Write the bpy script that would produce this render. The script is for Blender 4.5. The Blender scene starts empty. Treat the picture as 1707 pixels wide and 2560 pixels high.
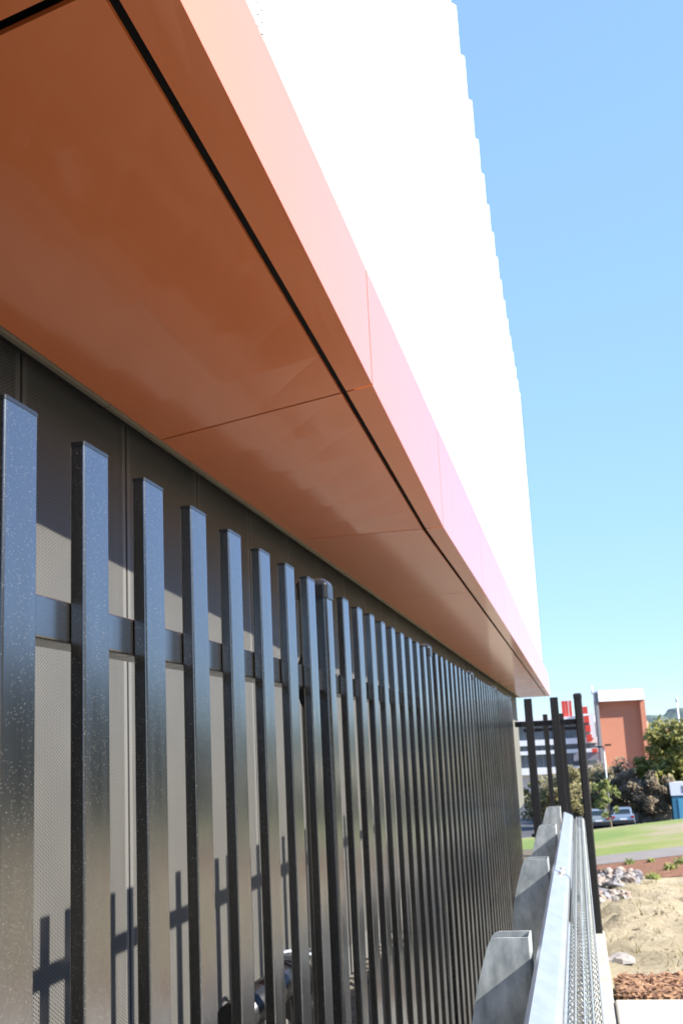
import bpy, math, random
from mathutils import Matrix, Vector, noise

sc = bpy.context.scene
C = sc.collection
EYE = 1.5                       # the eye stands 1.5 m above the concrete slab (z = 0)

# ---------------------------------------------------------------- camera, sky, sun, exposure
cam_d = bpy.data.cameras.new('camera')
cam = bpy.data.objects.new('camera', cam_d); C.objects.link(cam)
cam_d.sensor_fit = 'VERTICAL'; cam_d.sensor_height = 22.3; cam_d.sensor_width = 14.87
cam_d.lens = 24.65
cam_d.clip_start = 0.05; cam_d.clip_end = 5000
cam_d.dof.use_dof = True; cam_d.dof.focus_distance = 1.75; cam_d.dof.aperture_fstop = 9.0
cam.matrix_world = Matrix(((0.9788, 0.0869, 0.1855, 0), (0.1992, -0.1919, -0.9610, 0), (-0.0479, 0.9776, -0.2051, EYE), (0, 0, 0, 1)))
sc.camera = cam

SUN = Vector((1.176, -0.21, 0.811)).normalized()
w = bpy.data.worlds.new('World'); sc.world = w; w.use_nodes = True
nt = w.node_tree
sky = nt.nodes.new('ShaderNodeTexSky'); sky.sky_type = 'NISHITA'; sky.sun_disc = False
sky.sun_elevation = math.asin(SUN.z); sky.sun_rotation = math.atan2(SUN.x, SUN.y)
sky.air_density = 0.5; sky.dust_density = 0.0; sky.ozone_density = 1.8
bg = nt.nodes['Background']; bg.inputs[1].default_value = 0.13
# the whole dome's brightness range is compressed (clear, dry air: the horizon is little brighter than the zenith)
bw = nt.nodes.new('ShaderNodeRGBToBW'); mx_ = nt.nodes.new('ShaderNodeMath'); mx_.operation = 'MAXIMUM'; mx_.inputs[1].default_value = .05
pw = nt.nodes.new('ShaderNodeMath'); pw.operation = 'POWER'; pw.inputs[1].default_value = -.72
ml = nt.nodes.new('ShaderNodeMath'); ml.operation = 'MULTIPLY'; ml.inputs[1].default_value = 1.64
vs_ = nt.nodes.new('ShaderNodeVectorMath'); vs_.operation = 'SCALE'
nt.links.new(sky.outputs[0], bw.inputs[0]); nt.links.new(bw.outputs[0], mx_.inputs[0]); nt.links.new(mx_.outputs[0], pw.inputs[0]); nt.links.new(pw.outputs[0], ml.inputs[0])
nt.links.new(sky.outputs[0], vs_.inputs[0]); nt.links.new(ml.outputs[0], vs_.inputs['Scale']); nt.links.new(vs_.outputs[0], bg.inputs[0])
sun_d = bpy.data.lights.new('sun', 'SUN'); sun_d.energy = 4.6; sun_d.angle = math.radians(0.53); sun_d.color = (1.0, 0.95, 0.86)
sun = bpy.data.objects.new('sun', sun_d); C.objects.link(sun)
sun.rotation_euler = SUN.to_track_quat('Z', 'Y').to_euler()
sc.view_settings.view_transform = 'Standard'; sc.view_settings.look = 'None'
sc.view_settings.exposure = 1.6; sc.view_settings.gamma = 1.0
sc.render.engine = 'CYCLES'
sc.cycles.max_bounces = 10; sc.cycles.transparent_max_bounces = 16

# ---------------------------------------------------------------- materials
def mat(name, col=(.5, .5, .5), rough=.5, metal=0., ior=1.5, coat=0.):
    m = bpy.data.materials.new(name); m.use_nodes = True
    b = m.node_tree.nodes['Principled BSDF']
    b.inputs['Base Color'].default_value = (*col, 1); b.inputs['Roughness'].default_value = rough
    b.inputs['Metallic'].default_value = metal; b.inputs['IOR'].default_value = ior
    b.inputs['Coat Weight'].default_value = coat; b.inputs['Coat Roughness'].default_value = .12
    return m
def N(m, t, **kw):
    n = m.node_tree.nodes.new(t)
    for k, v in kw.items(): setattr(n, k, v)
    return n
def L(m, a, b): m.node_tree.links.new(a, b)
def P(m): return m.node_tree.nodes['Principled BSDF']
def ocoord(m, world=False):
    if world: return N(m, 'ShaderNodeNewGeometry').outputs['Position']
    return N(m, 'ShaderNodeTexCoord').outputs['Object']
def ramp(m, fac, stops):
    r = N(m, 'ShaderNodeValToRGB'); e = r.color_ramp.elements
    while len(e) < len(stops): e.new(.5)
    for i, (p, c) in enumerate(stops): e[i].position = p; e[i].color = (*c, 1)
    L(m, fac, r.inputs[0]); return r.outputs[0]
def noise_tex(m, vec, scale, detail=4, rough=.55):
    n = N(m, 'ShaderNodeTexNoise'); n.inputs['Scale'].default_value = scale
    n.inputs['Detail'].default_value = detail; n.inputs['Roughness'].default_value = rough
    L(m, vec, n.inputs['Vector']); return n.outputs['Fac']
def stretch(m, vec, s):
    v = N(m, 'ShaderNodeVectorMath', operation='MULTIPLY'); L(m, vec, v.inputs[0]); v.inputs[1].default_value = s
    return v.outputs[0]
def bump(m, fac, strength, dist=.01):
    b = N(m, 'ShaderNodeBump'); b.inputs['Strength'].default_value = strength; b.inputs['Distance'].default_value = dist
    L(m, fac, b.inputs['Height']); L(m, b.outputs[0], P(m).inputs['Normal'])
def mottled(name, c0, c1, scale, rough=.8, bstr=.0, bscale=None, bdist=.01, world=True, detail=5, lo=.3, hi=.7, metal=0., st=None):
    m = mat(name, c0, rough, metal); v = ocoord(m, world)
    if st: v = stretch(m, v, st)
    L(m, ramp(m, noise_tex(m, v, scale, detail), [(lo, c0), (hi, c1)]), P(m).inputs['Base Color'])
    if bstr: bump(m, noise_tex(m, v, bscale or scale * 4, 5), bstr, bdist)
    return m
def mathn(m, op, a, b=None):
    n = N(m, 'ShaderNodeMath', operation=op)
    for i, x in enumerate((a, b)):
        if x is None: continue
        if isinstance(x, (int, float)): n.inputs[i].default_value = x
        else: L(m, x, n.inputs[i])
    return n.outputs[0]
def perforate(m, ax, pitch, r, half):
    """round holes cut through the sheet (object space, inside the margins half = (a, b))"""
    v = ocoord(m); s = N(m, 'ShaderNodeSeparateXYZ'); L(m, v, s.inputs[0])
    a = s.outputs[ax[0]]; b = s.outputs[ax[1]]; pb = pitch * 1.732
    def cell(off):
        da = mathn(m, 'MULTIPLY', mathn(m, 'SUBTRACT', mathn(m, 'FRACT', mathn(m, 'ADD', mathn(m, 'DIVIDE', a, pitch), off + 200.)), .5), pitch)
        db = mathn(m, 'MULTIPLY', mathn(m, 'SUBTRACT', mathn(m, 'FRACT', mathn(m, 'ADD', mathn(m, 'DIVIDE', b, pb), off + 200.)), .5), pb)
        return mathn(m, 'ADD', mathn(m, 'MULTIPLY', da, da), mathn(m, 'MULTIPLY', db, db))
    h = mathn(m, 'LESS_THAN', mathn(m, 'MINIMUM', cell(0.), cell(.5)), r * r)
    if half:
        h = mathn(m, 'MULTIPLY', h, mathn(m, 'LESS_THAN', mathn(m, 'ABSOLUTE', a), half[0]))
        h = mathn(m, 'MULTIPLY', h, mathn(m, 'LESS_THAN', mathn(m, 'ABSOLUTE', b), half[1]))
    mix = N(m, 'ShaderNodeMixShader'); tr = N(m, 'ShaderNodeBsdfTransparent')
    out = m.node_tree.nodes['Material Output']
    L(m, h, mix.inputs[0]); L(m, P(m).outputs[0], mix.inputs[1]); L(m, tr.outputs[0], mix.inputs[2]); L(m, mix.outputs[0], out.inputs['Surface'])

M = {}
def flecked(name, col, rough, ior):
    m = mat(name, col, rough, 0., ior)
    v = ocoord(m, True)
    vo = N(m, 'ShaderNodeTexVoronoi'); vo.inputs['Scale'].default_value = 400; L(m, v, vo.inputs['Vector'])
    near = mathn(m, 'LESS_THAN', vo.outputs['Distance'], .17)
    sep = N(m, 'ShaderNodeSeparateColor'); L(m, vo.outputs['Color'], sep.inputs[0])
    few = mathn(m, 'GREATER_THAN', sep.outputs[0], .40)
    dust = noise_tex(m, v, 9., 3)
    spec = mathn(m, 'MULTIPLY', mathn(m, 'MULTIPLY', near, few), mathn(m, 'GREATER_THAN', dust, .36))
    mx = N(m, 'ShaderNodeMix', data_type='RGBA'); L(m, spec, mx.inputs[0])
    mx.inputs[6].default_value = (*col, 1); mx.inputs[7].default_value = (.19, .18, .155, 1)
    L(m, mx.outputs[2], P(m).inputs['Base Color'])
    # rain-streaked film of dust: the gloss varies up and down the slat
    rg = N(m, 'ShaderNodeMapRange'); L(m, noise_tex(m, stretch(m, v, (22, 22, 1.6)), 1.5, 5), rg.inputs[0])
    rg.inputs[1].default_value = .3; rg.inputs[2].default_value = .75; rg.inputs[3].default_value = rough - .05; rg.inputs[4].default_value = rough + .09
    L(m, rg.outputs[0], P(m).inputs['Roughness'])
    return m
M['slat'] = flecked('black_powder_coat', (.010, .0093, .0083), .19, 2.65)
M['post'] = flecked('black_post_coat', (.010, .010, .010), .19, 2.0)
M['slat_matt'] = flecked('matt_black_coat', (.012, .012, .012), .5, 1.4)
M['cap'] = mat('black_plastic_cap', (.010, .0095, .009), .32, 0, 1.5)
# copper coloured composite panel with a clear lacquer
m = mat('copper_panel', (.6, .16, .05), .45, 0., 1.45, .85)
P(m).inputs['Coat Roughness'].default_value = .07; P(m).inputs['Coat IOR'].default_value = 1.52
v = ocoord(m, True)
L(m, ramp(m, noise_tex(m, v, .8, 3), [(.3, (.69, .172, .040)), (.7, (.73, .184, .045))]), P(m).inputs['Base Color'])
bump(m, noise_tex(m, stretch(m, v, (1, .45, 1)), 1.2, 1), .006, .004)
rg = N(m, 'ShaderNodeMapRange'); L(m, noise_tex(m, stretch(m, v, (1., 5., 1.)), 1.3, 6, .65), rg.inputs[0])
rg.inputs[1].default_value = .35; rg.inputs[2].default_value = .7; rg.inputs[3].default_value = .08; rg.inputs[4].default_value = .14
L(m, rg.outputs[0], P(m).inputs['Coat Roughness'])
M['copper'] = m
M['dark_gap'] = mat('dark_backing', (.012, .012, .011), .8)
m = mat('perforated_panel', (.235, .222, .195), .45, .15)
L(m, ramp(m, noise_tex(m, ocoord(m, True), 1.2, 4), [(.3, (.140, .136, .126)), (.7, (.156, .151, .139))]), P(m).inputs['Base Color'])
perforate(m, (2, 1), .0125, .0042, (1.36, .405)); M['perf'] = m
M['perf_back'] = mat('wall_lining', (.035, .033, .03), .8)
M['mullion'] = mat('pale_mullion', (.22, .215, .20), .4, .3)
M['trim'] = mat('soffit_trim', (.22, .20, .15), .5, .2)
M['plain_wall'] = mottled('plain_wall_panel', (.135, .13, .112), (.155, .148, .13), 1.5, .55)
m = mat('white_cladding', (.80, .80, .79), .5); perforate(m, (1, 2), .022, .0037, None); M['white'] = m
M['white_back'] = mat('cladding_lining', (.80, .81, .83), .8)
M['concrete'] = mottled('pale_concrete', (.36, .33, .275), (.43, .40, .335), 3., .85, .25, 60, .004)
M['galv'] = mottled('galvanised_steel', (.25, .275, .27), (.54, .57, .555), 16., .45, .1, 50, .002, metal=.25, st=(1.6, 1., .7), detail=9, lo=.32, hi=.68)
M['galv_bright'] = mottled('galvanised_beam', (.33, .36, .40), (.42, .45, .49), 20., .38, .05, 60, .002, metal=.55, st=(1, .4, 1))
M['wire'] = mat('galvanised_wire', (.36, .39, .38), .4, .6)
M['bolt'] = mat('bolt_steel', (.55, .52, .46), .35, .8)
# ground materials
m = mat('sandy_soil', (.4, .32, .2), .95); v = ocoord(m, True)
a = noise_tex(m, v, .55, 8, .62)
L(m, ramp(m, a, [(.28, (.24, .20, .125)), (.42, (.35, .295, .185)), (.55, (.42, .355, .235)), (.72, (.50, .43, .30))]), P(m).inputs['Base Color'])
bump(m, noise_tex(m, v, 3.2, 9, .7), 1., .2); M['sand'] = m
m = mat('lawn', (.2, .25, .06), .9); v = ocoord(m, True)
L(m, ramp(m, noise_tex(m, stretch(m, v, (.20, .13, .1)), 1., 5, .6), [(.38, (.14, .20, .028)), (.49, (.20, .225, .05)), (.58, (.28, .235, .125)), (.75, (.31, .25, .16))]), P(m).inputs['Base Color'])
bump(m, noise_tex(m, v, 9., 4), .6, .05); M['lawn'] = m
M['mulch'] = mottled('bark_mulch', (.13, .055, .030), (.26, .12, .062), 12., .95, .8, 24, .05)
M['asphalt'] = mottled('path_asphalt', (.175, .16, .15), (.21, .195, .18), 2., .9, .3, 60, .005)
M['carpark'] = mottled('carpark_asphalt', (.045, .045, .045), (.07, .07, .07), .6, .9)
M['gravel'] = mottled('pale_gravel', (.08, .072, .056), (.17, .15, .115), 40., .9, .6, 60, .02)

# ---------------------------------------------------------------- mesh helpers
class MB:
    def __init__(s): s.v = []; s.f = []; s.sm = []
    def add(s, vs, fs, smooth=False):
        o = len(s.v); s.v += [tuple(x) for x in vs]; s.f += [tuple(i + o for i in f) for f in fs]; s.sm += [smooth] * len(fs)
        return s
    def box(s, x0, x1, y0, y1, z0, z1):
        return s.add([(x0, y0, z0), (x1, y0, z0), (x1, y1, z0), (x0, y1, z0), (x0, y0, z1), (x1, y0, z1), (x1, y1, z1), (x0, y1, z1)],
                     [(0, 3, 2, 1), (4, 5, 6, 7), (0, 1, 5, 4), (1, 2, 6, 5), (2, 3, 7, 6), (3, 0, 4, 7)])
    def prism(s, pts, z0, z1, axis='z', smooth=False):
        """closed outline swept along an axis; pts are (x,y) for z, (x,z) for y, (y,z) for x"""
        n = len(pts)
        def g(p, t): return (p[0], p[1], t) if axis == 'z' else ((p[0], t, p[1]) if axis == 'y' else (t, p[0], p[1]))
        vs = [g(p, z0) for p in pts] + [g(p, z1) for p in pts]
        o = len(s.v); s.add(vs, [(i, (i + 1) % n, n + (i + 1) % n, n + i) for i in range(n)], smooth)
        s.f += [tuple(o + i for i in reversed(range(n))), tuple(o + n + i for i in range(n))]; s.sm += [False, False]
        return s
    def tube(s, pts, r, n=8, close=True):
        pts = [Vector(p) for p in pts]; rings = []
        if not isinstance(r, (list, tuple)): r = [r] * len(pts)
        up = Vector((0, 0, 1))
        for i, p in enumerate(pts):
            t = (pts[min(i + 1, len(pts) - 1)] - pts[max(i - 1, 0)]).normalized()
            u = t.cross(up)
            if u.length < 1e-3: u = t.cross(Vector((1, 0, 0)))
            u.normalize(); q = t.cross(u)
            rings.append([p + r[i] * (math.cos(2 * math.pi * k / n) * u + math.sin(2 * math.pi * k / n) * q) for k in range(n)])
        o = len(s.v); s.v += [tuple(x) for R in rings for x in R]
        for i in range(len(pts) - 1):
            for k in range(n):
                s.f.append((o + i * n + k, o + i * n + (k + 1) % n, o + (i + 1) * n + (k + 1) % n, o + (i + 1) * n + k)); s.sm.append(True)
        if close:
            s.f += [tuple(o + k for k in reversed(range(n))), tuple(o + (len(pts) - 1) * n + k for k in range(n))]; s.sm += [False, False]
        return s
    def mesh(s, name, material):
        me = bpy.data.meshes.new(name); me.from_pydata(s.v, [], s.f); me.update()
        me.polygons.foreach_set('use_smooth', s.sm)
        me.materials.append(material); return me
    def build(s, name, material, parent=None): return link(name, s.mesh(name, material), parent)
def link(name, data, parent=None, loc=None):
    o = bpy.data.objects.new(name, data); C.objects.link(o)
    if parent: o.parent = parent
    if loc: o.location = loc
    return o
def tag(o, label=None, cat=None, group=None, kind=None):
    for k, v in (('label', label), ('category', cat), ('group', group), ('kind', kind)):
        if v: o[k] = v
    return o
def thing(name, label, cat, loc=(0, 0, 0), group=None):
    o = bpy.data.objects.new(name, None); C.objects.link(o); o.location = loc; o.empty_display_size = .2
    return tag(o, label, cat, group)
def rrect(x0, x1, y0, y1, r, n=3):
    out = []
    for cx, cy, a0 in ((x1 - r, y1 - r, 0), (x0 + r, y1 - r, 90), (x0 + r, y0 + r, 180), (x1 - r, y0 + r, 270)):
        for k in range(n + 1):
            a = math.radians(a0 + 90 * k / n); out.append((cx + r * math.cos(a), cy + r * math.sin(a)))
    return out
def copy_tree(o, parent=None):
    c = o.copy(); C.objects.link(c); c.parent = parent
    for ch in list(o.children): copy_tree(ch, c)
    return c
rnd = random.Random(7)

# ---------------------------------------------------------------- the ground
def prof(Y, tab):
    if Y <= tab[0][0]: return tab[0][1]
    for (a, za), (b, zb) in zip(tab, tab[1:]):
        if Y <= b:
            t = (Y - a) / (b - a); t = t * t * (3 - 2 * t) if False else t
            return za + (zb - za) * t
    return tab[-1][1]
TAB = [(-60, -.12), (7.3, -.10), (8.4, -.16), (9.5, -.22), (24, -1.42), (27, -1.50), (33, -1.62), (50, -2.30), (58, -3.0), (74, -5.3), (90, -5.5), (2500, -5.5)]
def gz(X, Y):
    z = prof(Y, TAB)
    if X < .1 and Y < 17: z = prof(Y, [(9.5, -.10), (17, -.6)])
    k = max(0., min(1., (Y - 14) / 12.)) * max(0., min(1., (66 - Y) / 12.))
    z += k * .085 * max(-4., min(9., X))
    s = max(0., min(1., (Y - 8.6) / 2.)) * max(0., min(1., (26 - Y) / 4.))
    if X > .1 and s > 0:
        z += s * (.20 * noise.noise(Vector((X * .8, Y * .5, 3.1))) + .10 * noise.noise(Vector((X * 2.3, Y * 1.5, 9.))) + .05 * noise.noise(Vector((X * 5, Y * 3.7, 1.))))
    if X > 6 and Y < 20: z -= .02 * min(X - 6, 20)
    return z
def sheet(name, xs, ys, fz, material, parent=None, smooth=True):
    vs = [(x, y, fz(x, y)) for y in ys for x in xs]; nx = len(xs)
    fs = [(j * nx + i, j * nx + i + 1, (j + 1) * nx + i + 1, (j + 1) * nx + i) for j in range(len(ys) - 1) for i in range(nx - 1)]
    return MB().add(vs, fs, smooth).build(name, material, parent)
def span(a, b, n): return [a + (b - a) * i / (n - 1) for i in range(n)]
XS = sorted(set([-400, -150, -60, -30, -12, -6, -3, -1] + span(.1, 6, 48) + span(6.4, 14, 20) + [18, 24, 32, 45, 70, 120, 250, 600]))
YS = sorted(set([-300, -100, -40, -15, 0, 4] + span(7, 30, 110) + span(30.6, 60, 40) + [64, 68, 72, 76, 82, 90, 110, 150, 250, 500, 1000, 2500]))
g = sheet('ground', XS, YS, lambda x, y: gz(x, y) - (.05 if 26.6 < y < 70 or y < 7.9 else 0), M['sand']); tag(g, kind='structure')
# concrete slab and the narrow kerb that carries the mesh fence
def slab_part(name, x0, x1, y0, y1, z0, z1):
    o = MB().box(x0, x1, y0, y1, z0, z1).build(name, M['concrete'])
    bv = o.modifiers.new('bevel', 'BEVEL'); bv.width = .012; bv.segments = 2
    return tag(o, kind='structure')
tag(MB().box(.0855, 9, -60, 3.4, -.3, -.03).build('road', M['carpark']), kind='structure')
slab_part('concrete_slab', .085, 3.6, 3.42, 7.2, -.35, 0.)
slab_part('kerb', -.10, .082, -6, 9.75, -.5, -.012)
tag(sheet('gravel_strip', span(-1.8, -.10, 12), span(-3, 17, 60), lambda x, y: -.02 + .012 * noise.noise(Vector((x * 9, y * 9, 0))), M['gravel']), kind='structure')
mb = MB()
for i in range(2600):                                     # loose pebbles on that strip
    x = rnd.uniform(-1.6, -.56); y = 1.5 + 8 * rnd.random() ** 1.3; r = rnd.uniform(.008, .019); o = len(mb.v)
    q = [(x + r * a, y + r * b, -.012 + r * .6 * c) for a, b, c in ((1, 0, 0), (.2, 1, .1), (-1, .1, 0), (0, -1, -.1), (.1, .1, 1))]
    mb.add(q, [(0, 1, 4), (1, 2, 4), (2, 3, 4), (3, 0, 4)])
tag(mb.build('pebbles', M['gravel']), 'pale loose pebbles on the strip behind the slat fence', 'gravel', kind='stuff')
# bark mulch bed beside the slab
tag(sheet('mulch_bed', span(.10, 5.5, 40), span(7.205, 8.25, 14), lambda x, y: gz(x, y) + .06 + .03 * noise.noise(Vector((x * 5, y * 5, 2))), M['mulch']), kind='structure')
cols = [(.10, .045, .028), (.20, .095, .05), (.30, .16, .085), (.38, .24, .14)]
def chips(name, n, x0, x1, y0, y1, s0, s1, label):
    mb = MB()
    for i in range(n):
        x = rnd.uniform(x0, x1); y = rnd.uniform(y0, y1); z = gz(x, y) + .075 + rnd.uniform(0, .03)
        a = rnd.uniform(0, 6.28); l = rnd.uniform(s0, s1); ww = l * rnd.uniform(.25, .5); t = rnd.uniform(-.35, .35); h = .008
        ux, uy = math.cos(a), math.sin(a)
        P4 = [(x + ux * l * p - uy * ww * q, y + uy * l * p + ux * ww * q, z + t * l * p) for p, q in ((-1, -1), (1, -.7), (.8, 1), (-1, .8))]
        mb.add(P4 + [(p[0], p[1], p[2] + h) for p in P4], [(4, 5, 6, 7), (0, 1, 5, 4), (1, 2, 6, 5), (2, 3, 7, 6), (3, 0, 4, 7)])
    m_ = mottled(name + '_bark', (.11, .050, .030), (.38, .22, .12), 17., .9, detail=2)
    return tag(mb.build(name, m_), label, 'mulch', kind='stuff')
chips('bark_chips', 3800, .12, 2.2, 7.24, 8.15, .012, .042, 'red brown bark chips on the bed beside the concrete slab')
# path, far mulch strip, lawn
def band(name, y0, y1, x0, x1, lift, material, n=24):
    return tag(sheet(name, span(x0, x1, 46), span(y0, y1, n), lambda x, y: gz(x, y) + lift, material), kind='structure')
band('mulch_strip', 24.6, 29.05, -3, 30, .008, M['mulch'])
band('path', 29.0, 31.6, -6, 40, .016, M['asphalt'], 8)
band('lawn', 31.55, 72, -25, 60, .010, M['lawn'], 40)
tag(sheet('car_park', [-60, -20, 0, 20, 60, 120], [73.5, 90, 135], lambda x, y: -5.3 if y < 74 else -5.49, M['carpark']), kind='structure')

# ---------------------------------------------------------------- the building
bd = thing('building', 'long building with copper soffit, black slotted lower wall and tall white cladding', 'building')
KY = 6.67; H = EYE + 1.268; XI = -1.55; XG = -.784; XO = -.667
def sz(x, y): return H + .0556 * max(0., KY - y) * (x - XI) / (XO - XI)
J = [-13.4, -8.4, -3.4, -.75, 1.845, 4.23, 6.64, 9.70, 12.80, 15.85, 18.95, 22.05, 25.15, 28.25, 31.35, 35.0]
def soffit(x0, x1, y0, y1, name, t=.012):
    nx, ny = 3, 7
    xs = span(x0, x1, nx); ys = span(y0, y1, ny); mb = MB()
    vs = [(x, y, sz(x, y)) for y in ys for x in xs] + [(x, y, sz(x, y) + t) for y in ys for x in xs]; o = nx * ny; fs = []
    for j in range(ny - 1):
        for i in range(nx - 1):
            q = (j * nx + i, j * nx + i + 1, (j + 1) * nx + i + 1, (j + 1) * nx + i)
            fs += [tuple(reversed(q)), tuple(o + k for k in q)]
    for j in range(ny - 1):
        for i, d in ((0, 1), (nx - 1, -1)):
            a, b = j * nx + i, (j + 1) * nx + i; q = (a, o + a, o + b, b); fs.append(q if d < 0 else tuple(reversed(q)))
    for j in (0, ny - 1):
        for i in range(nx - 1):
            a, b = j * nx + i, j * nx + i + 1; q = (a, b, o + b, o + a); fs.append(q if j == 0 else tuple(reversed(q)))
    return mb.add(vs, fs).build(name, M['copper'], bd)
FT = EYE + 1.90
for i, (a, b) in enumerate(zip(J, J[1:])):
    gp = .014 if i <= 4 else .013
    if i == 3: b2 = b - .017
    else: b2 = b - gp / 2
    a2 = a + (.017 if i == 4 else gp / 2)
    soffit(XI, XG - .0115, a2, b2, 'soffit_panel')
    soffit(XG + .0115, XO - .001, a2, b2, 'soffit_edge_panel')
    # fascia panel: folded up from the soffit edge
    mb = MB(); ys = span(a2, b2, 5); t = .012
    vs = []
    for y in ys:
        z0 = sz(XO, y); vs += [(XO, y, z0), (XO, y, FT), (XO - t, y, FT), (XO - t, y, z0 + t)]
    fs = []
    for j in range(4):
        for k in range(4):
            fs.append((j * 4 + k, (j + 1) * 4 + k, (j + 1) * 4 + (k + 1) % 4, j * 4 + (k + 1) % 4))
    fs += [(0, 1, 2, 3), (19, 18, 17, 16)]
    mb.add(vs, fs).build('fascia_panel', M['copper'], bd)
# dark void board above the joints, and behind the fascia
mb = MB()
for a, b in zip(J, J[1:]):
    vs = [(x, y, sz(x, y) + .055) for y in (a, b) for x in (XI - .1, XO - .03)]
    vs += [(x, y, z + .02) for x, y, z in vs]
    mb.add(vs, [(0, 1, 3, 2), (4, 6, 7, 5), (0, 4, 5, 1), (2, 3, 7, 6), (0, 2, 6, 4), (1, 5, 7, 3)])
mb.box(XO - .05, XO - .03, KY, J[-1], H + .09, FT - .02)
mb.build('void_board', M['dark_gap'], bd)
MB().box(-9, XO - .0505, J[-1] - .02, J[-1], H + .01, FT).build('soffit_end', M['copper'], bd)
# trim strip along the soffit's inner edge, in short lengths
y = -8.734
while y < 35:
    l = .889
    MB().box(XI - .022, XI - .003, y + .004, min(35, y + l - .004), H - .012, H + .05).build('trim_strip', M['trim'], bd); y += l
# perforated wall panels
WX = -1.666; Z0 = -.02; Z1 = H + .30
zc = (Z0 + Z1) / 2; hz = (Z1 - Z0) / 2
PW = .889
mb = MB(); e = .018
hy = PW / 2 - .009
mb.box(-.002, 0, -hy, hy, -hz, hz)
for s in (-1, 1): mb.box(-.03, -.0022, s * hy - (.002 if s > 0 else 0), s * hy + (0 if s > 0 else .002), -hz, hz)
pm = mb.mesh('wall_panel', M['perf'])
PY0 = 3.253 - PW * 18
for i in range(15, 42):
    c = PY0 + PW * (i + .5)
    link('wall_panel', pm, bd, (WX, c, zc))
    if i % 2 == 0:
        MB().box(WX - .030, WX - .010, c - PW / 2 - .004, c - PW / 2 + .003, Z0, Z1).build('mullion', M['mullion'], bd)
yend = PY0 + PW * 42
MB().box(WX - .16, WX - .06, PY0 + PW * 15, yend, Z0, Z1).build('wall_lining', M['perf_back'], bd)
y = yend + .004
while y < 34.6:
    MB().box(WX - .03, WX, y, min(34.7, y + 1.19), -.3, Z1).build('flat_wall_panel', M['plain_wall'], bd); y += 1.2
MB().tube([(WX, 27.9, EYE - .62), (WX + .07, 27.9, EYE - .62)], .04, 10).build('wall_knob', M['bolt'], bd)
# white cladding: folded sheets with ribs, standing behind the copper fascia
XR = -.683; XP = -.79; RT = 1.11; CT = EYE + 9.08; CE = 30.0
y = -2.62 - 9 * 1.11; first = True
while y < CE - .2:
    p = [(XP, 0), (XP, .80), (XR, .93), (XR, 1.02), (XP, 1.08), (XP, RT - .002)]
    p = [(a, min(b, CE - y)) for a, b in p]
    mb = MB(); t = .002
    vs = []
    for (a, b) in p: vs += [(a, b, FT - .12), (a, b, CT), (a - t, b, CT), (a - t, b, FT - .12)]
    n = len(p); fs = [(j * 4 + k, j * 4 + (k + 1) % 4, (j + 1) * 4 + (k + 1) % 4, (j + 1) * 4 + k) for j in range(n - 1) for k in range(4)]
    fs += [(3, 2, 1, 0), ((n - 1) * 4, (n - 1) * 4 + 1, (n - 1) * 4 + 2, (n - 1) * 4 + 3)]
    o = mb.add(vs, fs).build('cladding_sheet', M['white'], bd); o.location = (0, y, 0)
    y += RT
MB().box(-9, XP - .05, -12, CE - .03, FT - .1, CT - .06).build('upper_block', M['white_back'], bd)
MB().box(-9, WX - .17, PY0 + PW * 15, 34.6, -.3, FT - .11).build('lower_block', M['perf_back'], bd)
MB().box(-9, -5, -13, PY0 + PW * 15 - .01, -.3, FT - .11).build('unseen_dark_recess', M['perf_back'], bd)  # unseen recess, made up so the slat sides reflect something dark
MB().box(-9, -.46, -13.3, -13.0, -.3, H + .05).build('sky_blocker_wall', M['perf_back'], bd)  # unseen, added to shut out sky light at the corridor's open end

# ---------------------------------------------------------------- slat fence along the wall
SX = -.49; ST = EYE + .336; SB = -.02; PT = .17513; SY0 = .927
fence = thing('slat_fence', 'long black vertical slat fence with glossy slats running beside the copper soffit', 'fence')
slat_m = MB().prism(rrect(SX - .0163, SX, -.0326, .0326, .0022), SB + .05, ST - .003, smooth=False).mesh('slat', M['slat'])
slat_cap = MB().prism(rrect(SX - .0168, SX + .0005, -.0331, .0331, .0026), ST - .0029, ST + .0012).mesh('slat_cap', M['cap'])
post_m = MB().prism(rrect(SX - .066, SX - .001, -.0325, .0325, .007, 4), SB, ST + .002, smooth=False).mesh('post', M['post'])
mb = MB()
n = 6
for (z, gr) in ((ST - .021, 0), (ST + .010, 0)): pass
o_ = rrect(SX - .0685, SX + .0015, -.035, .035, .010, 4)
mb.prism(o_, ST - .020, ST + .008)
cx = SX - .0335
rings = [(1., .0081), (.93, .016), (.76, .0215), (.45, .0245)]
k = len(o_)
vs = [(cx + (a - cx) * s, b * s, ST + z) for s, z in rings for a, b in o_]
fs = [(r * k + i, r * k + (i + 1) % k, (r + 1) * k + (i + 1) % k, (r + 1) * k + i) for r in range(len(rings) - 1) for i in range(k)]
fs.append(tuple((len(rings) - 1) * k + i for i in range(k)))
mb.add(vs, fs, True)
cap_m = mb.mesh('post_cap', M['cap'])
br = MB().prism([(SX - .053 + .018 * math.cos(a), EYE + .142 + .058 * math.sin(a)) for a in span(0, 6.0, 16)], -.0395, -.0335, axis='y')
br.tube([(SX - .046, -.043, EYE + .175), (SX - .046, -.039, EYE + .175)], .006, 8); br.tube([(SX - .046, -.043, EYE + .115), (SX - .046, -.039, EYE + .115)], .006, 8)
bracket_m = br.mesh('rail_bracket', M['cap'])
posts = []
for k in range(-2, 49):
    yc = SY0 + .0326 + PT * k
    if (k - 8) % 10 == 0:
        p = link('post', post_m, fence, (0, yc, 0)); link('post_cap', cap_m, p); link('rail_bracket', bracket_m, p); posts.append(yc)
    else:
        s = link('slat', slat_m, fence, (0, yc + rnd.uniform(-.0012, .0012), rnd.uniform(-.0015, .0015))); link('slat_cap', slat_cap, s)
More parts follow.
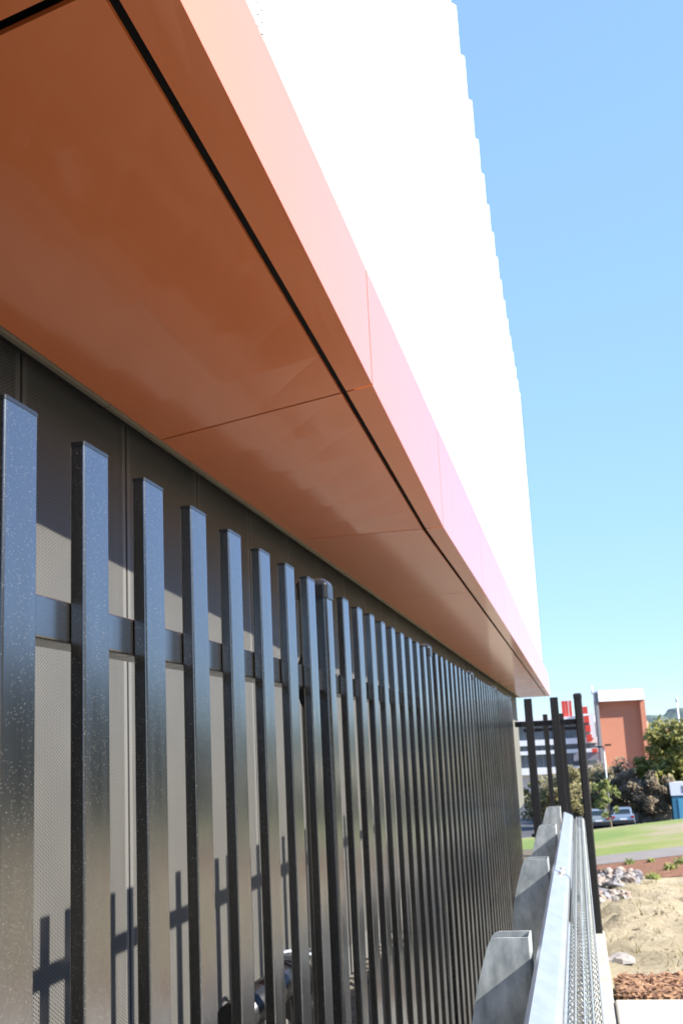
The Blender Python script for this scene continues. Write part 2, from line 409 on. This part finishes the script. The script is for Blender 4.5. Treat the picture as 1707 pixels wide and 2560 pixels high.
ends = [SY0 - PT * 2.4] + posts
for zr in (.143, -1.25):
    for a, b in zip(ends, ends[1:]):
        MB().prism([(x, EYE + zr + z) for x, z in rrect(SX - .057, SX - .0172, -.022, .022, .003)], a + .034, b - .034, axis='y').build('rail', M['slat'], fence)

# unseen solid black leaves, added to block sun and darken the slats' side reflections
for i in range(6):
    MB().box(SX - .04, SX - .01, .42 - 2.1 * (i + 1) + .01, .42 - 2.1 * i, -.02, H - .02).build('light_blocker_leaf', M['slat_matt'], fence)

# the two short fences that cross behind the guard rail
def cross_fence(name, label, Y, xs, xpost, zb, x0, x1):
    f = thing(name, label, 'fence', (0, Y, 0))
    cm = MB().prism(rrect(-.0326, .0326, -.0163, 0, .0022), zb, ST - .003).mesh('slat', M['slat_matt'])
    cc = MB().prism(rrect(-.0331, .0331, -.0168, .0005, .0026), ST - .0029, ST + .0012).mesh('slat_cap', M['cap'])
    for x in xs:
        s = link('slat', cm, f, (x, 0, 0)); link('slat_cap', cc, s)
    for zr in (.133, -1.25):
        MB().prism([(y, EYE + zr + z) for y, z in rrect(.0172, .055, -.022, .022, .003)], x0, x1, axis='x').build('rail', M['slat_matt'], f)
    for x in xpost:
        p = MB().prism(rrect(x - .0325, x + .0325, -.03, .035, .012, 4), zb - .05, ST + .002).build('post', M['slat_matt'], f)
        mb = MB(); o_ = rrect(x - .035, x + .035, -.0325, .0375, .014, 4); mb.prism(o_, ST - .02, ST + .010)
        kk = len(o_); vs = [(x + (a - x) * s, b * s, ST + z) for s, z in ((1., .0101), (.9, .019), (.6, .025)) for a, b in o_]
        fs = [(r * kk + i, r * kk + (i + 1) % kk, (r + 1) * kk + (i + 1) % kk, (r + 1) * kk + i) for r in range(2) for i in range(kk)] + [tuple(2 * kk + i for i in range(kk))]
        mb.add(vs, fs, True).build('post_cap', M['cap'], p)
    return f
cross_fence('cross_fence', 'short black fence across the end of the guard rail with tall capped post', 9.62, (-.368, -.155), (.037,), -.06, SX, .01)
cross_fence('cross_fence', 'smaller looking black slat fence farther behind, crossing past the capped post', 15.9, (-.60, -.392, -.178), (.075,), -.55, -.7, .05)

# ---------------------------------------------------------------- guard rail with channel posts
gr = thing('guard_rail', 'galvanised steel guard rail with channel posts beside the slat fence', 'guard rail')
GT = EYE - .51
def channel():
    """C channel: web on the right (towards the slab), flanges to the left with the top corner cut round"""
    x1 = -.167; x0 = -.262; d = .114; t = .006; mb = MB()
    left = [(-.345, -.30), (-.345, EYE - .82), (-.335, EYE - .725), (-.317, EYE - .644), (-.300, EYE - .590), (-.281, EYE - .534), (-.275, EYE - .522), (-.266, EYE - .514), (-.254, GT)]
    out = [(x1 - .004, -.30), (x1 - .004, GT)] + list(reversed(left))
    mb.prism(out, -d / 2, -d / 2 + t, axis='y'); mb.prism(out, d / 2 - t, d / 2, axis='y')
    mb.prism([(x1 - .0042, -d / 2 + .001), (x1, -d / 2 + .004), (x1, d / 2 - .004), (x1 - .0042, d / 2 - .001)], -.3, GT + .0005)
    return mb.mesh('channel_post', M['galv'])
cm = channel()
for yy in (3.25, 5.27, 7.27, 9.17): link('channel_post', cm, gr, (0, yy, 0))
prof_ = [(-.152, -.560), (-.149, -.550), (-.141, -.545), (-.094, -.566), (-.083, -.577), (-.079, -.598), (-.083, -.636), (-.128, -.668), (-.133, -.690), (-.133, -.712), (-.128, -.732), (-.084, -.764), (-.079, -.79), (-.083, -.822), (-.098, -.838), (-.145, -.858)]
def beam(y0, y1, off):
    mb = MB(); t = .003; n = len(prof_)
    ys = span(y0, y1, 9)
    vs = []
    for y in ys:
        for (a, b) in prof_: vs.append((a + off, y, EYE + b + off * .6))
        for (a, b) in reversed(prof_): vs.append((a + off - t, y, EYE + b + off * .6 - t * .6))
    m2 = 2 * n
    fs = [(j * m2 + i, j * m2 + (i + 1) % m2, (j + 1) * m2 + (i + 1) % m2, (j + 1) * m2 + i) for j in range(len(ys) - 1) for i in range(m2)]
    fs += [tuple(reversed(range(m2))), tuple((len(ys) - 1) * m2 + i for i in range(m2))]
    mb.add(vs, fs, False); return mb.build('rail_beam', M['galv_bright'], gr)
beam(-4., 5.42, 0.); b2 = beam(5.10, 9.02, .0035)
for yy in (5.02, 5.20):
    MB().tube([(-.124, yy, EYE - .555), (-.098, yy + .006, EYE - .548)], .0075, 8).build('bolt', M['bolt'], gr)
for yy in (3.25, 5.27, 7.27, 9.0):
    MB().box(-.1665, -.134, yy - .04, yy + .04, EYE - .75, EYE - .66).build('spacer_block', M['galv'], gr)

# ---------------------------------------------------------------- roll-top wire mesh fence
mf = thing('mesh_fence', 'low galvanised wire mesh fence with rolled top beside the guard rail', 'fence')
ZT = EYE - .575
loop = [(-.030, -.02), (-.030, ZT - .085), (-.034, ZT - .075), (-.068, ZT - .030), (-.071, ZT - .020), (-.066, ZT - .010), (-.052, ZT), (-.018, ZT + .001), (-.005, ZT - .008), (.000, ZT - .020), (-.004, ZT - .034), (-.026, ZT - .078)]
cw = MB().tube([(a, 0, b) for a, b in loop], .0017, 5, True).mesh('cross_wire', M['wire'])
y = -.5; yw = []
while y < 8.85:
    yw.append(y); y += .067
for y in yw: link('cross_wire', cw, mf, (0, y, 0))
for a, b in [(-.0345, ZT - .0845), (-.0712, ZT - .024), (-.053, ZT + .0035), (-.034, ZT + .0045), (-.016, ZT + .0045), (.0035, ZT - .020), (-.0215, ZT - .079)] + [(-.0345, z) for z in span(ZT - .16, .05, 6)]:
    MB().tube([(a, -.5, b), (a, 4, b), (a, 8.87, b)], .0024, 5).build('long_wire', M['wire'], mf)

# ---------------------------------------------------------------- pipe behind the fence
pp = thing('black_pipe', 'black pipe with an elbow bend between the slat fence and the wall', 'pipe')
bl = mat('black_pipe_plastic', (.014, .014, .015), .28, 0, 1.5)
zt = EYE - .80
arc = [(-1.10, 4.32 + .16 * math.sin(a), zt - .16 + .16 * math.cos(a)) for a in span(0, math.pi / 2, 8)]
MB().tube([(-1.10, 3.55, zt), (-1.10, 4.1, zt)] + arc + [(-1.10, 4.48, -.05)], .058, 14).build('pipe_run', bl, pp)
MB().tube([(-1.10, 4.16, zt), (-1.10, 4.25, zt)], .068, 14).build('collar', bl, pp)
MB().tube([(-1.10, 4.48, zt - .32), (-1.10, 4.48, zt - .23)], .070, 14).build('flange', M['galv'], pp)
MB().tube([(-1.10, 3.62, zt - .02), (-1.10, 3.62, -.05)], .045, 12).build('stand_pipe', bl, pp)
vl = thing('valve_assembly', 'shiny metal valve and fittings low behind the slat fence', 'valve')
MB().tube([(-1.3, 5.2, -.05), (-1.3, 5.2, .52)], .035, 10).build('riser', M['galv'], vl)
MB().tube([(-1.3, 5.2, .53), (-1.3, 5.2, .60)], [.06, .05], 10).build('bonnet', M['bolt'], vl)
MB().tube([(-1.3, 5.06, .41), (-1.3, 5.34, .41)], .045, 10).build('valve_body', bl, vl)
MB().tube([(-1.3 + .075 * math.cos(a), 5.2 + .075 * math.sin(a), .62) for a in span(0, 6.2832, 13)], .009, 6).build('hand_wheel', M['galv_bright'], vl)

# ---------------------------------------------------------------- rocks by the path
st = [mottled('stone_a', (.21, .19, .175), (.33, .305, .28), 4., .9, .5, 14, .03), mottled('stone_b', (.14, .135, .15), (.24, .235, .245), 4., .9, .5, 14, .03), mottled('stone_c', (.22, .17, .14), (.31, .25, .21), 4., .9, .5, 14, .03)]
sm = []
for i in range(9):
    mb = MB(); n1, n2 = 5, 8; vs = []; sx, sy, szz = rnd.uniform(.8, 1.3), rnd.uniform(.7, 1.1), rnd.uniform(.5, .85); sd = rnd.uniform(0, 50)
    for a in range(n1 + 1):
        th = math.pi * a / n1
        for b in range(n2):
            ph = 2 * math.pi * b / n2; d = Vector((math.sin(th) * math.cos(ph), math.sin(th) * math.sin(ph), math.cos(th)))
            r = 1 + .45 * noise.noise(d * 1.4 + Vector((sd, 0, 0)))
            vs.append((d.x * r * sx, d.y * r * sy, d.z * r * szz))
    fs = [(a * n2 + b, (a + 1) * n2 + b, (a + 1) * n2 + (b + 1) % n2, a * n2 + (b + 1) % n2) for a in range(n1) for b in range(n2)]
    sm.append(mb.add(vs, fs, False).mesh('stone', st[i % 3]))
rp = thing('rock_pile', 'pile of grey and pink rocks between the sand bank and the path', 'rocks', (0, 0, 0))
for i in range(290):
    y = rnd.uniform(17.8, 26.4); x = rnd.uniform(-.1, 0.050 * y - .25 if y > 21 else .55)
    o = link('stone', rnd.choice(sm), rp, (x, y, gz(x, y) + rnd.uniform(.0, .10))); s = rnd.uniform(.05, .115)
    o.scale = (s, s, s); o.rotation_euler = (rnd.uniform(-.5, .5), rnd.uniform(-.5, .5), rnd.uniform(0, 6.28))
# loose clods and dry tufts all over the bank
mb = MB()
for i in range(800):
    y = 8.3 + 15 * rnd.random() ** 1.3; x = rnd.uniform(.15, .3 + .11 * y); r = rnd.uniform(.010, .034) * (.6 + y / 30); z = gz(x, y); a = rnd.uniform(0, 6.28)
    q = [(x + r * (c * math.cos(a) - d * math.sin(a)), y + r * (c * math.sin(a) + d * math.cos(a)), z + r * e_) for c, d, e_ in ((1, 0, 0), (.3, .8, -.05), (-.9, .3, 0), (-.2, -.8, -.1), (.15, .1, .55))]
    mb.add(q, [(0, 1, 4), (1, 2, 4), (2, 3, 4), (3, 0, 4)])
tag(mb.build('soil_clods', M['sand']), 'loose sandy clods scattered over the bank', 'soil', kind='stuff')
mb = MB()
for i in range(70):
    y = 8.6 + 15 * rnd.random(); x = rnd.uniform(.2, .3 + .11 * y); z = gz(x, y)
    for k in range(7):
        a = rnd.uniform(0, 6.28); h = rnd.uniform(.03, .10); t = rnd.uniform(.3, 1.) * h; px, py = x + rnd.gauss(0, .03), y + rnd.gauss(0, .03)
        mb.add([(px - .004, py, z - .01), (px + .004, py, z - .01), (px + math.cos(a) * t, py + math.sin(a) * t, z + h)], [(0, 1, 2)])
tag(mb.build('dry_grass', mottled('dry_grass_blade', (.17, .17, .05), (.30, .25, .12), 3., .8)), 'sparse dry grass tufts on the sandy bank', 'grass', kind='stuff')
# boulder stands in for a sunlit wedge of sand; small clod up the bank
for (x, y, s, lb) in ((.20, 9.75, .13, 'sunlit sand wedge shaped as a pale boulder beside the capped fence post'), (1.72, 15.2, .10, 'small dark clod on the sandy bank below the path')):
    o = link('lump', sm[0 if s > .12 else 1], None, (x, y, gz(x, y) + s * .02)); o.scale = (s, s * 1.9, s * .55); tag(o, lb, 'rock')

# ---------------------------------------------------------------- foliage
def leafmat(name, c0, c1, c2):
    m = mat(name, c0, .6); v = ocoord(m, True)
    L(m, ramp(m, noise_tex(m, v, 2.2, 4), [(.3, c0), (.5, c1), (.72, c2)]), P(m).inputs['Base Color'])
    tr = N(m, 'ShaderNodeBsdfTranslucent'); tr.inputs[0].default_value = (*[min(1, c * 1.3) for c in c1], 1)
    mx = N(m, 'ShaderNodeMixShader'); mx.inputs[0].default_value = .25; out = m.node_tree.nodes['Material Output']
    L(m, P(m).outputs[0], mx.inputs[1]); L(m, tr.outputs[0], mx.inputs[2]); L(m, mx.outputs[0], out.inputs['Surface'])
    return m
LM = {'olive': leafmat('olive_leaf', (.095, .086, .035), (.19, .17, .07), (.29, .255, .11)),
      'brown': leafmat('dry_leaf', (.10, .075, .045), (.20, .155, .095), (.29, .225, .14)),
      'green': leafmat('fresh_leaf', (.06, .085, .02), (.16, .19, .045), (.27, .28, .07)),
      'dark': leafmat('conifer_leaf', (.055, .062, .017), (.19, .185, .038), (.32, .29, .058))}
M['barkm'] = mottled('tree_bark', (.16, .12, .08), (.30, .23, .16), 6., .9)
def tree(label, x, y, h, rx, rz, lm, base=None, clumps=26, leaves=90, ls=.14, trunk=.09, lean=0., gap=.35, group=None):
    zb = (gz(x, y) if base is None else base)
    t = thing('tree', label, 'tree', (x, y, zb), group)
    mb = MB(); top = h - rz
    mb.tube([(0, 0, -.1), (lean * .3, .03, top * .35), (lean, .0, top * .8), (lean * 1.2, 0, top + rz * .6)], [trunk, trunk * .8, trunk * .6, trunk * .2], 7)
    cl = []
    for i in range(clumps):
        while True:
            p = Vector((rnd.uniform(-1, 1), rnd.uniform(-1, 1), rnd.uniform(-1, 1)))
            if .25 < p.length < 1: break
        c = Vector((lean + p.x * rx, p.y * rx, top + p.z * rz)); cl.append((c, rnd.uniform(.20, .42) * rx))
        if i < 9: mb.tube([(lean * .7, 0, top * .55 + rnd.uniform(0, .3) * rz), ((lean * .7 + c.x) / 2, c.y / 2, (top * .6 + c.z) / 2), tuple(c)], [trunk * .4, trunk * .25, trunk * .08], 5)
    mb.build('trunk', M['barkm'], t)
    mb = MB()
    for c, r in cl:
        for k in range(leaves):
            d = Vector((rnd.gauss(0, 1), rnd.gauss(0, 1), rnd.gauss(0, .75))).normalized() * r * rnd.random() ** .45
            p = c + d; u = Vector((rnd.gauss(0, 1), rnd.gauss(0, 1), rnd.gauss(0, 1))).normalized(); q = u.orthogonal().normalized(); s = ls * rnd.uniform(.6, 1.3)
            mb.add([p - u * s, p + q * s * .45, p + u * s, p - q * s * .45], [(0, 1, 2, 3)])
    mb.build('crown', lm, t)
    return t
tree('tall yellow green tree in front of the brick tower', 8.3, 100, 8.2, 2.9, 3.5, LM['dark'], clumps=70, leaves=150, ls=.25, trunk=.22)
tree('dark low tree overlapping the foot of the brick tower', 6.1, 101, 5.6, 1.5, 1.6, LM['dark'], clumps=22, leaves=110, ls=.2, trunk=.12)
tree('slim tree with a pale crooked trunk beside the silver car', 1.95, 86, 3.9, .95, 1.35, LM['green'], clumps=18, leaves=90, ls=.12, trunk=.075, lean=-.25, base=-5.4)
for lb, x, y, h, rx, rz, k in (
    ('olive bush seen between the black fence slats', -3.1, 96, 4.2, 1.5, 1.7, 'olive'),
    ('yellowish bush seen left of the capped fence post', -.9, 95, 4.6, 1.4, 1.9, 'olive'),
    ('olive tree just right of the capped fence post', .9, 101, 5.0, 1.5, 2.0, 'olive'),
    ('dry brown tree behind the silver car', 2.9, 103, 4.9, 1.6, 2.0, 'brown'),
    ('brownish bushy tree right of the silver car', 4.5, 99, 4.4, 1.5, 1.9, 'brown'),
    ('dry bushy tree left of the teal kiosk', 5.9, 97, 4.3, 1.3, 1.7, 'brown'),
    ('dark bush at the right edge behind the teal kiosk', 9.6, 103, 4.2, 1.7, 1.9, 'olive'),
    ('low olive bush at the foot of the office block', -2.0, 106, 4.3, 1.6, 2.1, 'olive'),
    ('low bush close behind the pale grey car', .2, 107, 4.5, 1.6, 2.2, 'brown'),
    ('olive bush behind the slim tree with the crooked trunk', 2.0, 108, 4.9, 1.7, 2.4, 'olive'),
    ('brown bush under the foot of the brick tower', 3.9, 109, 4.2, 1.7, 2.0, 'brown'),
    ('dark bush under the low tree by the brick tower', 5.6, 108, 3.9, 1.6, 1.9, 'olive'),
    ('shaded bush behind the low pale wall', 7.2, 107, 3.8, 1.6, 1.9, 'brown')):
    tree(lb, x, y, h, rx * 1.12, rz * 1.1, LM[k], clumps=30, leaves=110, ls=.16, trunk=.10)
def bush(label, x, y, r, lm, n=220, ls=.07, name='shrub'):
    t = thing(name, label, 'shrub', (x, y, gz(x, y))); mb = MB()
    for k in range(n):
        d = Vector((rnd.gauss(0, .5), rnd.gauss(0, .5), abs(rnd.gauss(0, .45)))) * r; u = Vector((rnd.gauss(0, .6), rnd.gauss(0, .6), 1)).normalized(); q = u.orthogonal().normalized(); s = ls * rnd.uniform(.6, 1.3)
        mb.add([d - u * s, d + q * s * .4, d + u * s, d - q * s * .4], [(0, 1, 2, 3)])
    mb.build('foliage', lm, t); mb2 = MB().tube([(0, 0, -.05), (0, 0, r * .6)], .012, 5); mb2.build('stem', M['barkm'], t)
for lb, x, y, r in (('small bright green plant on the mulch above the rocks', .95, 28.3, .22), ('bright green plant nearest the right edge of the mulch strip', 2.02, 26.9, .30), ('green plant on the mulch just right of the rocks', 1.70, 25.9, .26), ('tiny green plant high on the mulch by the path', 1.45, 28.2, .16), ('low green tuft where the rocks meet the sand', 1.25, 24.4, .26), ('lime green shrub beside the parked silver car', 4.15, 88, .55)):
    bush(lb, x, y, r * (.40 if y < 50 else 1), LM['green'], ls=.05 if y < 50 else .10)

# ---------------------------------------------------------------- cars
glass = mat('car_glass', (.02, .03, .035), .08, 0, 1.5); tyre = mat('tyre', (.02, .02, .02), .8); lamp_r = mat('tail_lamp', (.35, .02, .02), .3)
def car(label, x, y, col, rz=0.):
    t = thing('parked_car', label, 'car', (x, y, -5.5)); t.rotation_euler = (0, 0, rz)
    pm_ = mat('car_paint', col, .3, .5, 1.5, 1.)
    side = [(-2.1, .35), (-2.15, .62), (-2.08, .92), (-1.75, 1.02), (1.0, 1.0), (1.95, .86), (2.15, .62), (2.12, .35)]
    def sect(half, pts): return MB().prism(pts, -half, half, axis='x')
    mb = sect(.86, side); o = mb.build('body', pm_, t)
    bv = o.modifiers.new('bevel', 'BEVEL'); bv.width = .06; bv.segments = 3
    cab = [(-1.85, 1.0), (-1.50, 1.42), (-1.1, 1.50), (.1, 1.48), (.95, 1.0)]
    o = sect(.70, cab).build('cabin', pm_, t); bv = o.modifiers.new('bevel', 'BEVEL'); bv.width = .05; bv.segments = 3
    MB().add([(-.6, -1.815, 1.05), (.6, -1.815, 1.05), (.54, -1.535, 1.39), (-.54, -1.535, 1.39)], [(0, 1, 2, 3)]).build('rear_window', glass, t)
    for s in (-1, 1):
        MB().add([(s * .705, -1.55, 1.05), (s * .705, .75, 1.05), (s * .705, .1, 1.40), (s * .705, -1.3, 1.40)], [(0, 1, 2, 3)]).build('side_window', glass, t)
        MB().box(s * .72 - .11, s * .72 + .11, -2.16, -2.10, .74, .92).build('tail_light', lamp_r, t)
        for yy in (-1.35, 1.35):
            wl = MB().tube([(s * .72, yy, .32), (s * .9, yy, .32)], .32, 14).build('wheel', tyre, t); MB().tube([(s * .9, yy, .32), (s * .912, yy, .32)], .2, 10).build('rim', M['galv'], wl)
    MB().box(-.84, .84, -2.2, -2.12, .36, .56).build('bumper', tyre, t)
    MB().box(-.26, .26, -2.185, -2.165, .62, .74).build('number_plate', M['white_back'], t)
    return t
car('silver blue car parked rear towards us behind the slim tree', 3.0, 95.5, (.26, .32, .38))
car('pale grey car parked next to the capped post, left of the slim tree', 1.12, 94.5, (.30, .33, .32))
gw = thing('garden_wall', 'low pale wall under the trees left of the teal kiosk', 'wall', (0, 99.5, -5.5))
for i in range(6): MB().box(3.95 + .52 * i, 4.46 + .52 * i, 0, .25, -.1, .62 + .02 * (i % 2)).build('wall_block', M['concrete'], gw)
MB().box(3.9, 7.1, -.03, .28, .645, .70).build('coping', M['concrete'], gw)

# ---------------------------------------------------------------- teal kiosk, poles
ks = thing('kiosk', 'teal and white kiosk at the right edge beyond the lawn', 'kiosk', (8.0, 97, -5.5))
teal = mat('teal_paint', (.04, .17, .26), .5); wp = mat('white_paint', (.75, .76, .78), .5)
MB().box(-1.0, 1.6, -1.0, 1.0, -.3, 2.15).build('lower_walls', teal, ks)
MB().prism([(-1.05, 2.16), (1.65, 2.16), (1.65, 3.15), (-1.1, 3.2)], -1.05, 1.05, axis='y').build('upper_panel', wp, ks)
MB().box(-.55, 1.3, -1.03, -1.002, -.2, 1.9).build('door_panel', mat('teal_light_paint', (.09, .32, .46), .4), ks)
for s in (-.2, .55): MB().box(s, s + .25, -1.065, -1.052, 2.35, 2.9).build('sign_mark', mat('sign_grey', (.18, .2, .24), .5), ks)
lp = thing('street_lamp', 'grey street lamp with two heads in front of the brick tower', 'street lamp', (2.13, 98, -5.5))
MB().tube([(0, 0, 0), (0, 0, 6.2)], [.10, .065], 10).build('pole', M['galv'], lp)
for s in (-1, 1): MB().box(min(s * .08, s * .62), max(s * .08, s * .62), -.16, .16, 6.12 + (.12 if s > 0 else 0), 6.26 + (.12 if s > 0 else 0)).build('lamp_head', M['cap'], lp)
fp = thing('flagpole', 'tall thin white pole rising above the yellow green tree', 'pole', (8.55, 100.5, -5.5))
MB().tube([(0, 0, 0), (0, 0, 9.6)], [.10, .06], 8).build('shaft', wp, fp); MB().tube([(0, 0, 9.58), (0, 0, 9.8), (0, 0, 9.95)], [.09, .13, .04], 8).build('finial', wp, fp)

# ---------------------------------------------------------------- brick tower and the office block behind it
m = mat('red_brick', (.4, .14, .08), .85); v = ocoord(m, True)
sp = N(m, 'ShaderNodeSeparateXYZ'); L(m, v, sp.inputs[0]); cb = N(m, 'ShaderNodeCombineXYZ'); L(m, sp.outputs[0], cb.inputs[0]); L(m, sp.outputs[2], cb.inputs[1])
bk = N(m, 'ShaderNodeTexBrick'); L(m, cb.outputs[0], bk.inputs['Vector']); bk.inputs['Scale'].default_value = 4.2; bk.inputs['Color1'].default_value = (.44, .165, .098, 1); bk.inputs['Color2'].default_value = (.48, .185, .11, 1); bk.inputs['Mortar'].default_value = (.48, .25, .17, 1); bk.inputs['Mortar Size'].default_value = .015
L(m, bk.outputs[0], P(m).inputs['Base Color']); M['brick'] = m
bt = thing('brick_tower', 'tall red brick building with a white roof band', 'building', (0, 150, -5.5))
E0 = EYE + 5.5
MB().box(2.95, 8.15, 0, 2.6, -1, E0 + 4.6).build('recessed_wall', M['brick'], bt)
MB().box(8.15, 8.75, -.75, 2.6, -1, E0 + 4.6).build('side_pier', M['brick'], bt)
MB().box(8.75, 16, -.74, 2.6, -1, E0 + .55).build('lower_wing', M['brick'], bt)
MB().box(2.95, 8.15, -.76, -.001, -1, E0 + .05).build('base_wall', M['brick'], bt) if False else None
MB().box(2.62, 2.95, -.8, .25, -1, E0 + 5.5).build('edge_fin', mat('grey_fin', (.20, .19, .20), .7), bt)
MB().prism([(2.96, E0 + 4.35), (8.72, E0 + 4.35), (8.74, E0 + 5.35), (8.55, E0 + 5.75), (2.96, E0 + 5.75)], -1.0, 2.7, axis='y').build('roof_band', wp, bt)
MB().box(8.8, 9.3, 1, 3, E0 + .56, E0 + 1.7).build('roof_tank', mat('cream_tank', (.6, .56, .42), .6), bt)
MB().tube([(2.6, 1, E0 + 5.4), (2.6, 1, E0 + 6.5)], [.16, .08], 8).build('vent_stack', wp, bt)
MB().box(3.2, 8.2, -2.6, -1.2, -1, E0 - 4.1).build('porch', mat('cream_wall', (.55, .46, .32), .7), bt)
MB().box(6.4, 9.2, -4.5, -2.6, E0 - 5.2, E0 - 4.3).build('porch_roof', mat('slate_roof', (.12, .13, .17), .6), bt)

bt.location.x = 5.7; bt.rotation_euler = (0, 0, math.radians(9))
for ch in bt.children: ch.location.x -= 5.7

ob = thing('office_block', 'white banded office block with red boxes behind the black fence posts', 'building', (0, 160, -5.5))
gl = mat('office_glass', (.10, .12, .14), .15, 0, 1.5); wall = mat('office_wall', (.42, .42, .44), .6); red = mat('red_paint', (.62, .06, .04), .5)
MB().box(-12, 2.7, .3, 14, -1, E0 + 2.75).build('wall', wall, ob)
for z0, z1 in ((2.0, 2.9), (-.75, .0), (-1.95, -1.45), (-4.6, -3.7)): MB().box(-12.2, 2.75, -.5, .295, E0 + z0, E0 + z1).build('floor_band', wp, ob)
for z0, z1 in ((.05, 1.9), (-1.42, -.8), (-3.6, -2.0)):
    x = -11.8
    while x < 2.4:
        MB().box(x, x + 1.05, .12, .29, E0 + z0, E0 + z1).build('window', gl, ob); x += 1.2
MB().box(-.6, 2.72, -.6, -.505, E0 - 3.05, E0 - 1.98).build('grey_spandrel', mat('grey_spandrel', (.22, .22, .26), .6), ob)
for i, x in enumerate((-1.62, -1.12, -.66)): MB().box(x, x + (.47 if i == 0 else .38), 0, 2, E0 + 2.92, E0 + 5.05).build('red_box', red, ob)
for i, z in enumerate((3.15, 1.95, .70, -.55)): MB().box(1.15 + .06 * i, 1.80 + .08 * i, -1.2, -.55, E0 + z, E0 + z + .95).build('red_square', red, ob)
MB().box(1.86, 2.55, -1.1, -.56, E0 - .05, E0 + 3.2).build('white_banner', wp, ob)
MB().box(1.9, 2.6, -1.3, -.62, E0 - 2.0, E0 - 1.5).build('red_sign', red, ob)

# ---------------------------------------------------------------- far hills
m = mottled('hill_forest', (.045, .075, .060), (.11, .14, .11), .05, .95)
def hz_(x, y):
    d = (y - 900) / 260.
    return -8 + (19 + 6 * noise.noise(Vector((x * .012, 2, 0))) + 3.0 * noise.noise(Vector((x * .06, y * .05, 5))) + 1.2 * noise.noise(Vector((x * .2, y * .2, 1))) + (8 if x > 66 else 5 if 44 < x < 60 else 0)) * max(0, 1 - d * d)
tag(sheet('hills', span(-500, 700, 220), span(640, 1160, 26), hz_, m), kind='structure')

# unseen wooded bank added to the right for the dark band in the slats
def bank(x, y):
    c = 44 + .16 * max(0, y); d = (x - c) / 20.
    return -3 + (15.5 + 3 * noise.noise(Vector((x * .1, y * .06, 4))) + 2.2 * noise.noise(Vector((x * .4, y * .4, 8)))) * max(0, 1 - d * d)
tag(sheet('unseen_wooded_bank', span(22, 110, 60), span(-90, 190, 120), bank, mottled('bank_scrub', (.035, .042, .018), (.10, .10, .045), .6, .95)), kind='structure')
